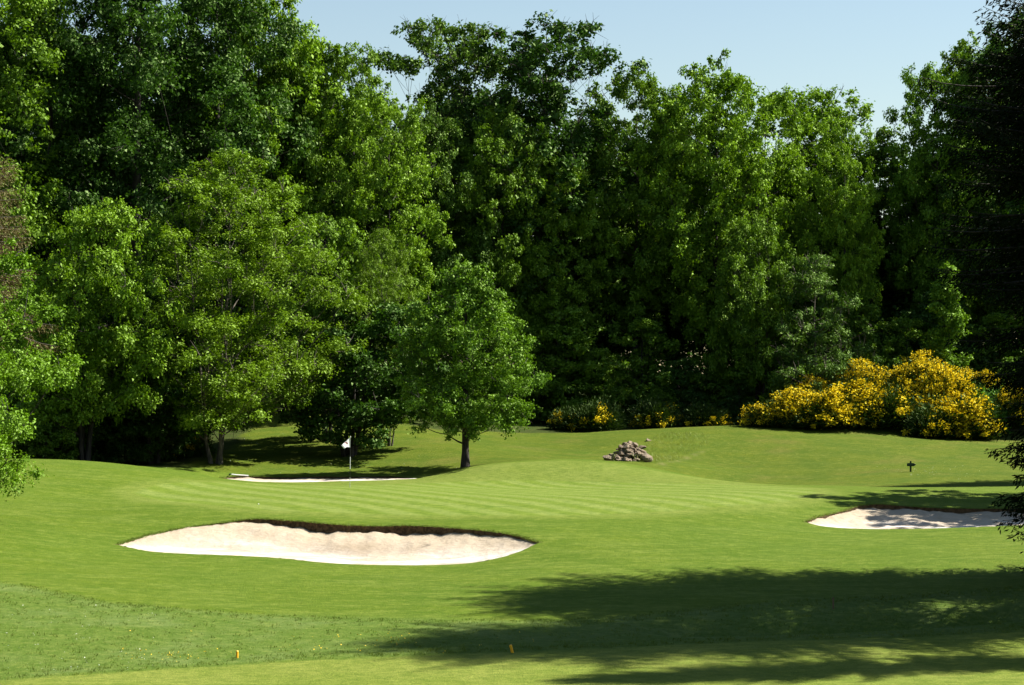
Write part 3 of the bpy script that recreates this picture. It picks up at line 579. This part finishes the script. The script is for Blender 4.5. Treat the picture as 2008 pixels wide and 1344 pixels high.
# neighbours just outside the frame whose shade falls across the fairway
put_tree('spruce', 'dark spruce standing outside the right edge of the photo, nearer than the other', 0, 48.2, 23.5, rz=2.4, x=19.3, wide=.8)
put_tree('spruce', 'slim spruce standing outside the right photo edge, nearest to the camera', 0, 42.6, 21, rz=1.4, x=19.9, wide=.26)
put_tree('oak2', 'oak outside the right photo edge beside the right hand bunker', 0, 79.0, 13, rz=3.4, x=24.8, wide=1.0)
put_tree('ash', 'open crowned ash outside the right photo edge in front of the right hand bunker', 0, 75.6, 11, rz=1.1, x=25.4, wide=1.3)
put_tree('spruce', 'small spruce outside the right photo edge below the broom bank', 0, 93.3, 12, rz=4.4, x=29.8, wide=1.1)
put_tree('dead', 'dead brown conifer at the left photo edge above the bright linden', -38, 80, Htop(275, 80, -38), rz=.9, wide=1.05, cat='tree')

# unseen trees added beside and behind the camera to cut the sky fill
rb = random.Random(31)
for x_, y_ in [(40, -12), (42, 4), (41, 19), (43, 33), (44, 50), (26, -26), (10, -30), (-8, -29), (-24, -22), (-31, -5), (-32, 11), (-33, 27), (-34, 42)]:
    put_tree(rb.choice(['oak1', 'oak2']), 'leafy tree out of view, added to cut the sky light', 0, y_, rb.uniform(20, 25), rz=rb.uniform(0, 6), x=x_ + rb.uniform(-1, 1), wide=1.3, group='trees out of view added to cut the sky light')

# ------------------------------------------------------------------ broom, bracken, shrubs
def make_broom(seed, Rx, Ry, Hh, nst, bloom):
    rng = np.random.RandomState(seed); B, A, T_ = [], [], []; FB, FT = [], []; acc = Acc()
    ph = rng.uniform(0, 6.28, 4)
    for i in range(nst):
        th = rng.uniform(0, 6.283); r = math.sqrt(rng.uniform(0, 1)); ex = math.cos(th) * r * Rx; ey = math.sin(th) * r * Ry
        top = Hh * (1 - r ** 2.4) ** .5 * (1 + .16 * math.sin(ex * 1.7 + ph[0]) + .12 * math.sin(ex * 3.1 + ph[1] + ey * 2)); top = max(.3, top * rng.uniform(.5, 1.12))
        root = np.array([ex * .55, ey * .55, 0]); tip = np.array([ex + rng.normal() * .12, ey + rng.normal() * .12, top])
        mid_ = (root + tip) / 2 + np.array([-ex * .06, -ey * .06, .15 * top]); s = np.linspace(0, 1, 5)[:, None]; path = (1 - s) ** 2 * root + 2 * s * (1 - s) * mid_ + s * s * tip
        acc.add(*tube(path, [.016, .012, .009, .006, .003], 3))
        n = 26; f = rng.uniform(.25, 1, n); k = np.array([[np.interp(x, s[:, 0], path[:, j]) for j in range(3)] for x in f]); sp = rng.normal(size=(n, 3)) * .12
        B.append(k + sp); A.append(np.tile(unit(tip - mid_), (n, 1)) + rng.normal(size=(n, 3)) * .35); T_.append(rng.uniform(0, 1, n))
        fl = math.sin(ex * 1.3 + ph[2]) * math.sin(ey * 1.9 + ph[3] + ex * .6)
        if rng.uniform() < bloom + .45 * fl:
            m = rng.randint(30, 90); lo = rng.uniform(.5, .92); f = rng.uniform(lo, 1.02, m); k = np.array([[np.interp(x, s[:, 0], path[:, j]) for j in range(3)] for x in f]); FB.append(k + rng.normal(size=(m, 3)) * .085); FT.append(np.clip(rng.uniform(0, .6) + rng.uniform(0, .5, m), 0, 1))
    B = np.vstack(B); co, q = leaves(rng, B, rng.uniform(.10, .24, len(B)), np.vstack(A), rng.normal(size=B.shape), .28, .05)
    FB = np.vstack(FB); fo, fq = leaves(rng, FB, rng.uniform(.05, .11, len(FB)), rng.normal(size=FB.shape), rng.normal(size=FB.shape) + np.array([0, -.3, .8]), .85, .2)
    return (acc.mesh('broom_stems', M['broom_green']), mesh_np('broom_foliage', co, quads=q, mat=M['broom_green'], attrs={'tint': ('FACE', np.concatenate(T_))}),
            mesh_np('broom_flowers', fo, quads=fq, mat=M['broom_flower'], attrs={'tint': ('FACE', np.concatenate(FT))}))
BR = [make_broom(201, 2.3, 1.6, 2.3, 760, .55), make_broom(211, 1.9, 1.4, 1.9, 580, .50), make_broom(223, 1.5, 1.1, 1.4, 420, .46), make_broom(229, 1.4, 1.1, 1.5, 360, .07)]
BH = [2.4, 2.0, 1.5, 1.6]
def put_broom(k, label, u, d, top, wide=1., rz=0., flowers=1.0, group=None):
    x = xpix(u, d); z = hz(x, d); h = zpix(top, d) - z; s = h / BH[k]; s2 = max(s, .6) * wide
    r = empty('broom_bush', (x, d, z - .03), rz, (s2, s2, s)); tag(r, label, 'bush', group)
    st, fo, fl = BR[k]; link('stems', st, r); link('foliage', fo, r); link('flowers', fl, r); return r
GBm = 'flowering broom bushes at the edge of the wood'
for a in [(2,'low left end of the sunlit broom bank, tapering onto the lawn',1512,121.5,785,1.15,.3),(1,'sunlit yellow broom second from the left end of the bank',1565,122.5,760,1.5,1.2),
          (1,'yellow broom below the feathery hornbeam',1640,123,742,1.5,2.2),(0,'yellow broom rising to the left shoulder of the tallest mound',1718,123.6,724,1.25,3.0),
          (0,'tallest yellow broom forming the top of the bank',1795,124,706,1.2,.8),(1,'broom with dark gaps on the right flank of the tallest mound',1858,123.4,722,1.25,4.1),
          (2,'low yellow broom in front of the bank near the lawn, below the bracken',1912,119.6,812,1.3,1.0),(1,'yellow green broom behind the bracken patch',1915,125.4,724,1.1,2.0),
          (1,'yellow broom right of the bracken, touching the spruce',1998,121.5,752,.8,5.0),(0,'yellow broom at the right photo edge behind the spruce',2070,124,735,.8,.1),
          (3,'dark broom on the bank front, below the tallest yellow mound',1790,121.0,790,.95,.1),(3,'dark broom on the bank front between the hornbeam and the tallest mound',1690,121.0,795,1.3,2.1),(3,'dark broom at the lawn edge near the left end of the bank',1585,120.6,800,1.5,4.1),
          (1,'yellow broom filling the bank between its left end and the hornbeam',1600,121.6,764,1.5,5.2),(3,'green broom with few flowers just left of the tallest mound',1745,121.4,762,1.3,.6),(2,'small yellow broom between the tallest mound and the bracken',1868,120.6,770,1.3,2.2),
          (3,'lowest dark broom at the lawn edge under the tallest mound',1830,119.5,800,1.2,2.6)]:
    k, lab, u, d, top, wd_, rz = a; put_broom(k, lab, u, d, top, wd_, rz, group=GBm)
for a in [(3,'lone broom with a bright yellow patch in the shade left of the rock heap',1170,123.9,785,1.1,.5),(3,'shaded broom with scattered flowers above the rock heap',1285,124.6,785,1.2,1.9),
          (3,'faint shaded broom beside the left end of the sunlit bank',1385,124.2,795,1.4,3.1),(3,'small broom in deep shade left of the pale forked stems',375,103.5,838,.8,.5),(3,'small shaded broom left of the lone patchy one',1110,125,800,1.0,5.5)]:
    k, lab, u, d, top, wd_, rz = a; put_broom(k, lab, u, d, top, wd_, rz, group=GBm)
def blanket(name, seed, P2, size, n_per, hgt, m, aspect=.3, up=1.2, tintlo=0):
    rng = np.random.RandomState(seed); n = len(P2) * n_per; base = np.repeat(P2, n_per, 0) + rng.normal(size=(n, 2)) * .05
    z = height(base[:, 0], base[:, 1]); b3 = np.c_[base, z - .01 + rng.uniform(0, 1, n) * hgt]; ax = rng.normal(size=(n, 3)); ax[:, 2] = np.abs(ax[:, 2]) * .4 + up
    nr = rng.normal(size=(n, 3)); nr[:, 2] += .2; co, q = leaves(rng, b3, size * rng.uniform(.6, 1.4, n), ax, nr, aspect, .05)
    return mesh_np(name, co, quads=q, mat=m, attrs={'tint': ('FACE', np.clip(np.repeat(rng.uniform(tintlo, 1, len(P2)), n_per) * .6 + rng.uniform(0, .4, n), 0, 1))})
def scatter(rng, polyg, dens):
    lo, hi = polyg.min(0), polyg.max(0); n = int((hi - lo).prod() * dens); p = rng.uniform(lo, hi, (n, 2)); return p[sdf(p, polyg) < 0]
M['blade'] = leaf_mat('grass blade', (0.056, 0.097, 0.009), (0.150, 0.192, 0.048), trans=.3, gloss=.02)
M['blade_long'] = leaf_mat('long grass blade', (0.068, 0.114, 0.013), (0.211, 0.227, 0.065), trans=.35, gloss=.05)
rng = np.random.RandomState(77)
vis = np.array([(-12.5, 36), (-17, 60), (17.5, 60), (12.5, 36)])
pr = scatter(rng, rp, 42); pr = pr[sdf(pr, vis) < .5]; keepn = np.exp(-np.maximum(0, 1.0 + sdf(pr, rp)) * 2.2); pr = pr[rng.uniform(size=len(pr)) > keepn * .8]
rough_o = link('rough_grass', blanket('rough_grass', 1, pr, .065, 7, .0, M['blade'], .16)); tag(rough_o, 'uncut rough grass in a band across the foreground', 'grass', kind='stuff')
lp_ = np.array([ground_at(*p) for p in [(1258, 905), (1300, 912), (1345, 893), (1395, 868), (1385, 852), (1300, 850), (1265, 872)]])
hw = np.array([ground_at(u, v) for u, v in zip(rng.uniform(1185, 1278, 46), rng.uniform(872, 907, 46))]); hw[:, 1] = 102.2 + rng.uniform(0, 1.6, 46)
tag(link('weeds', blanket('weeds', 8, hw[:30], .16, 6, .35, M['blade_long'], .12)), 'weeds growing between the rocks of the heap', 'weeds', kind='stuff')
tag(link('long_grass', blanket('long_grass', 2, scatter(rng, lp_, 14), .20, 5, .0, M['blade_long'], .05)), 'tall unmown grass beside the rock heap', 'grass', kind='stuff')
# ragged turf fringe hanging over the bunker lips
fr = []
for k in poly:
    b = BUNK[k]['b']; t = rng.uniform(0, len(b) - 1.001, 1600 if k == 'front' else 700); i = t.astype(int); f = (t - i)[:, None]; p = b[i] * (1 - f) + b[i + 1] * f; fr.append(p + rng.normal(0, .03, p.shape) + [0, .02])
tag(link('turf_fringe', blanket('turf_fringe', 3, np.vstack(fr), .075, 4, .0, M['blade'], .16, .35)), 'short ragged grass fringe along the bunker lips', 'grass', kind='stuff')
fernp = np.array([(xpix(u, d), d) for u, d in ((1880, 120.0), (1960, 119.8), (1990, 121.0), (1978, 124.6), (1895, 124.6))])
fz = blanket('bracken', 4, scatter(rng, fernp, 26), .38, 14, 1.2, M['fern'], .4, .25); tag(link('bracken', fz), 'light green bracken patch among the yellow broom', 'bracken', kind='stuff')
# white daisies and yellow dandelions, far too many to count
M['daisy'] = plain('daisy petal', (.75, .76, .66)); M['dandelion'] = plain('dandelion petal', (.75, .50, .02))
dz = np.vstack([np.array([ground_at(u, v) for u, v in zip(rng.uniform(330, 900, 150), rng.uniform(852, 930, 150))]), np.array([ground_at(u, v) for u, v in zip(rng.normal(1815, 60, 60), rng.normal(925, 8, 60))]), np.array([ground_at(u, v) for u, v in zip(rng.uniform(0, 300, 70), rng.uniform(1190, 1320, 70))])])
tag(link('daisies', blanket('daisies', 5, dz, .020, 2, .05, M['daisy'], .9, .1)), 'tiny white daisies sprinkled over the grass', 'daisies', kind='stuff')
yl = np.array([ground_at(u, v) for u, v in zip(np.r_[rng.normal(330, 45, 40), rng.normal(740, 40, 16), rng.uniform(250, 1050, 30), rng.normal(620, 30, 8)], np.r_[rng.normal(1288, 6, 40), rng.normal(1262, 8, 16), rng.uniform(1240, 1285, 30), rng.normal(1275, 4, 8)])])
tag(link('dandelions', blanket('dandelions', 6, yl, .028, 2, .07, M['dandelion'], .9, .1)), 'small yellow dandelions in the rough near the yellow stakes', 'dandelions', kind='stuff')

# ------------------------------------------------------------------ rock heap
def rock_mat():
    g = G('weathered rock'); o = g.obj(); n1 = g.noise(o, 5, 5, .7); n2 = g.noise(o, 2, 3); rnd = g.node('ShaderNodeObjectInfo').outputs['Random']
    c = g.mix(g.ramp(n1, .35, .68), (.055, .040, .026), (.25, .185, .12)); c = g.mix(g.math('MULTIPLY', rnd, .5), c, (.32, .26, .19)); c = g.mix(g.math('MULTIPLY', g.ramp(n2, .55, .7), .6), c, (.16, .095, .04))
    g.principled(c, .92, g.bump(n1, 1.0, .08)); return g.m
M['rock'] = rock_mat()
import bmesh
def rock_mesh(seed):
    rng = np.random.RandomState(seed); bm = bmesh.new(); bmesh.ops.create_icosphere(bm, subdivisions=3, radius=.5)
    pl = unit(rng.normal(size=(9, 3))); off = rng.uniform(.20, .38, 9)
    for v in bm.verts:
        c = np.array(v.co)
        for p_, o_ in zip(pl, off):
            e = c @ p_ - o_
            if e > 0: c = c - p_ * e * .985
        v.co = Vector(c * (1.25 + rng.normal() * .018))
    me = bpy.data.meshes.new('rock'); bm.to_mesh(me); bm.free(); me.materials.append(M['rock']); return me
RM = [rock_mesh(300 + i) for i in range(6)]
rk = random.Random(12); k_ = 0
def put_rock(u, v, d, s, label, flat=.65):
    global k_
    x = xpix(u, d); z = zpix(v, d); o = link('rock', RM[k_ % 6], loc=(x, d, z)); k_ += 1
    o.rotation_euler = (rk.uniform(-.4, .4), rk.uniform(-.4, .4), rk.uniform(0, 6.28)); o.scale = (s * rk.uniform(.85, 1.3), s, s * flat); tag(o, label, 'rock', 'rocks piled in the heap'); return o
# heap profile: broad at the base, highest right of centre
for i in range(135):
    for _ in range(50):
        a = rk.uniform(-1, 1); b = rk.uniform(-1, 1)
        if a * a + b * b < 1: break
    x = 34 * a; hgt = max(0, 1 - abs(a) ** 1.7 - abs(b) ** 2.) ; xx = 1229 + x * 1.22 + 4 * hgt; d = 103.6 + b * 1.0
    gx = xpix(xx, d); z = hz(gx, d) + (.98 + .12 * a) * hgt * rk.uniform(.15, 1) ** .6 - .01; s = rk.uniform(.16, .52)
    v = VH + (HC - z) * F / d; put_rock(xx, v, d, s, 'weathered grey brown rock piled in the heap behind the green')
put_rock(1267, 896, 102.4, .62, 'large pale rock at the lower right corner of the heap', .95)
put_rock(1258, 877, 102.9, .42, 'pale flat rock lying on top of the heap, right side', .4)
put_rock(1228, 903, 102.3, .36, 'small pale rock at the lower middle of the heap')
put_rock(1271, 864, ground_at(1271, 866)[1], .36, 'loose grey rock apart from the heap in the tall grass')
put_rock(1192, 898, 102.6, .45, 'dark rock at the lower left corner of the heap')

# ------------------------------------------------------------------ flagstick
M['white_paint'] = plain('white paint', (.78, .78, .76), .4); M['black_paint'] = plain('black paint', (.012, .012, .014), .4); M['grey_metal'] = plain('pale grey pole', (.36, .40, .34), .45)
M['cloth'] = plain('white flag cloth', (.80, .80, .82), .85, .04); gc = G('thin flag cloth'); dC = gc.node('ShaderNodeBsdfDiffuse'); tC = gc.node('ShaderNodeBsdfTranslucent'); dC.inputs[0].default_value = (.82, .82, .84, 1); tC.inputs[0].default_value = (.80, .80, .84, 1)
mC = gc.node('ShaderNodeMixShader'); mC.inputs[0].default_value = .5; gc.L.new(dC.outputs[0], mC.inputs[1]); gc.L.new(tC.outputs[0], mC.inputs[2]); gc.L.new(mC.outputs[0], gc.out.inputs[0]); M['cloth'] = gc.m
M['red'] = plain('red print', (.65, .03, .06), .7)
fx_, fd = ground_at(686, 956); fzz = hz(fx_, fd); fs = fd / F        # metres per photo pixel there
flag = empty('flagstick', (fx_, fd, fzz)); tag(flag, 'golf flagstick with a limp white flag standing in the green', 'flagstick')
for a, b, m in ((-.1, 20, 'grey_metal'), (20, 36, 'black_paint'), (36, 60, 'white_paint'), (60, 99, 'black_paint')):
    z0_, z1_ = a * fs, b * fs; sl = .014
    co, q = tube([(sl * z0_, 0, z0_), (sl * z1_, 0, z1_)], [.011, .011], 8); s = link('pole_band', mesh_np('pole', co, quads=q, mat=M[m]), flag); s['label'] = {'grey_metal': 'pale lower pole', 'black_paint': 'black pole band', 'white_paint': 'white pole band'}[m]
co, q = tube([(sl * 98 * fs, 0, 98 * fs), (sl * 100.5 * fs, 0, 100.5 * fs)], [.018, .012], 8); link('finial', mesh_np('finial', co, quads=q, mat=M['white_paint']), flag)
# flag: hangs from its hoist and swings left; folds modelled across it
HOI = [(0, 99.5), (0, 78)]; nu, nv = 22, 16; co = []
for j in range(nv + 1):
    tv = j / nv
    for i in range(nu + 1):
        tu = i / nu                      # 0 at the pole, 1 at the free edge
        top = np.array([-16.5 * tu, 99.5 - 17 * tu ** .9]); bot = np.array([-11 * tu, 78 - 1.0 * tu + 2.2 * math.sin(tu * 3.1) - 1.0 * tu]) 
        p = top * (1 - tv) + bot * tv; yy = 1.9 * math.sin(tu * 5.5 + tv * 1.4) * tu ** .7 + .8 * math.sin(tu * 11 + 1) - 11 * tu
        co.append(((p[0]) * fs + sl * p[1] * fs - .008, yy * fs, p[1] * fs))
q = [(j * (nu + 1) + i, j * (nu + 1) + i + 1, (j + 1) * (nu + 1) + i + 1, (j + 1) * (nu + 1) + i) for j in range(nv) for i in range(nu)]
clo = link('flag', mesh_np('flag', co, quads=q, mat=M['cloth'], smooth=True), flag)
cg = np.array(co).reshape(nv + 1, nu + 1, 3)
def onflag(tu, tv): i = tu * nu; j = tv * nv; i0, j0 = int(i), int(j); a = cg[j0, i0] * (1 - (i - i0)) + cg[j0, i0 + 1] * (i - i0); b = cg[j0 + 1, i0] * (1 - (i - i0)) + cg[j0 + 1, i0 + 1] * (i - i0); return a * (1 - (j - j0)) + b * (j - j0)
em = [onflag(.66 - .34 * t, .12 + .50 * t ** 2) - np.array([0, .010, 0]) for t in np.linspace(0, 1, 9)]; wv = np.array([.9, 1.5, 1.2, 1.0, 1.3, 1.0, 1.2, 1.1, .5]) * fs * .85
emc = np.vstack([np.array(em) + np.c_[wv * .6, 0 * wv, wv], np.array(em) - np.c_[wv * .6, 0 * wv, wv]]); link('emblem', mesh_np('emblem', emc, quads=[(i, i + 1, 9 + i + 1, 9 + i) for i in range(8)], mat=M['red']), clo)
# cup hole
# ------------------------------------------------------------------ golf ball
bx_, bd = ground_at(507, 990); bm = bmesh.new(); bmesh.ops.create_icosphere(bm, subdivisions=3, radius=.0214)
for v in bm.verts: v.co *= 1 - .02 * (v.index % 3 == 0)
me = bpy.data.meshes.new('golf_ball'); bm.to_mesh(me); bm.free(); me.materials.append(M['white_paint'])
tag(link('golf_ball', me, loc=(bx_, bd, hz(bx_, bd) + .02)), 'small white golf ball at the front left edge of the green', 'golf ball')
# ------------------------------------------------------------------ direction sign
M['sign'] = plain('dark green sign paint', (.006, .026, .018), .5, spec=.1); M['sign_pale'] = plain('faded sign lettering', (.05, .085, .080), .6)
sx, sdist = ground_at(1786, 926); ss_ = sdist / F; sign = empty('signpost', (sx, sdist, hz(sx, sdist))); tag(sign, 'small dark green arrow sign on a post pointing right', 'sign')
def boxmesh(name, x0, x1, y0, y1, z0_, z1_, m, bev=.006):
    bm = bmesh.new(); bmesh.ops.create_cube(bm, size=1)
    for v in bm.verts: v.co = Vector((x0 + (v.co.x + .5) * (x1 - x0), y0 + (v.co.y + .5) * (y1 - y0), z0_ + (v.co.z + .5) * (z1_ - z0_)))
    bmesh.ops.bevel(bm, geom=bm.edges[:], offset=bev, segments=2, affect='EDGES'); me = bpy.data.meshes.new(name); bm.to_mesh(me); bm.free(); me.materials.append(m); return me
link('post', boxmesh('post', -1.5 * ss_, 1.5 * ss_, 0, 3 * ss_, -.2, 21 * ss_, M['sign']), sign)
arrow = [(-7.5, 11), (5.5, 11), (10.5, 14), (5.5, 17), (-7.5, 17)]; bm = bmesh.new()
f0 = [bm.verts.new((x * ss_, -.045, z * ss_)) for x, z in arrow]; fa = bm.faces.new(f0); ex = bmesh.ops.extrude_face_region(bm, geom=[fa])
for v in ex['geom']:
    if isinstance(v, bmesh.types.BMVert): v.co.y += .04
bmesh.ops.recalc_face_normals(bm, faces=bm.faces[:]); bmesh.ops.bevel(bm, geom=bm.edges[:], offset=.004, segments=1, affect='EDGES'); me = bpy.data.meshes.new('arrow_board'); bm.to_mesh(me); bm.free(); me.materials.append(M['sign']); brd = link('arrow_board', me, sign)
co, q = [], []
for i in range(7):
    x0_ = (-5.6 + i * 1.45) * ss_; x1_ = x0_ + 1.05 * ss_; z0_, z1_ = (13.5 + .25 * (i % 3 - 1)) * ss_, (14.9 - .2 * (i % 2)) * ss_; n0 = len(co); co += [(x0_, -.048, z0_), (x1_, -.048, z0_), (x1_, -.048, z1_), (x0_, -.048, z1_)]; q.append((n0, n0 + 1, n0 + 2, n0 + 3))
link('lettering', mesh_np('lettering', co, quads=q, mat=M['sign_pale']), brd)
# ------------------------------------------------------------------ yellow hazard stakes, shaded post
M['yellow'] = plain('yellow stake paint', (.85, .42, .02), .45, .1); M['yellow_top'] = plain('yellow cap with painted sunlight', (.88, .55, .09), .5, .05); M['wood_post'] = plain('weathered wood', (.12, .08, .045), .85)  # paler cap yellow: sunlight painted into the colour
def stake(u, v, hpx, wpx, label, tilt, capm):
    x, d = ground_at(u, v); s = d / F; r = empty('hazard_stake', (x, d, hz(x, d))); r.rotation_euler = (0, tilt, .3); tag(r, label, 'stake', 'yellow stakes along the edge of the rough')
    co, q = tube([(0, 0, -.15), (0, 0, (hpx - 2) * s)], [wpx * s * .5] * 2, 12); link('shaft', mesh_np('shaft', co, quads=q, mat=M['yellow'], smooth=True), r)
    co, q = tube([(0, 0, (hpx - 2) * s), (0, 0, (hpx - 1) * s), (0, 0, hpx * s), (0, 0, hpx * s + .004)], [wpx * s * .5, wpx * s * .52, wpx * s * .40, .002], 12); link('cap', mesh_np('cap', co, quads=q, mat=M[capm], smooth=True), r)
stake(1005, 1281, 16, 5.6, 'leaning yellow stake at the left tip of the long tree shadow', -.26, 'yellow'); stake(465, 1292, 14, 4.8, 'upright small yellow stake in the sunlit rough at left', .02, 'yellow_top')
x, d = ground_at(1634, 1196); s = d / F; co, q = tube([(0, 0, -.2), (0, 0, 22 * s), (0, 0, 23 * s)], [.022, .022, .012], 8); pst = empty('marker_post', (x, d, hz(x, d))); tag(pst, 'thin weathered wooden post in the deep foreground shade', 'post'); link('shaft', mesh_np('post', co, quads=q, mat=M['wood_post']), pst)
# ------------------------------------------------------------------ bunker rake lying at the rear bunker
x, d = ground_at(470, 934.5); s = d / F; rk_ = empty('bunker_rake', (x, d, hz(x, d) + .04)); rk_.rotation_euler = (0, R(4.5), R(4)); tag(rk_, 'white handled bunker rake lying beside the rear bunker', 'rake')
co, q = tube([(-16 * s, 0, .02), (17 * s, 0, .02)], [.030, .030], 8); link('handle', mesh_np('handle', co, quads=q, mat=M['white_paint'], smooth=True), rk_)
acc = Acc(); hx = -19.5 * s; acc.add(*tube([(hx, -.28, .03), (hx, .28, .03)], [.035, .035], 6)); acc.add(*tube([(hx, 0, .03), (-15.5 * s, 0, .02)], [.02, .02], 6))
for i in range(9): acc.add(*tube([(hx, -.26 + i * .065, .03), (hx - .02, -.26 + i * .065, -.05)], [.010, .006], 4))
link('rake_head', acc.mesh('rake_head', M['sign']), rk_)
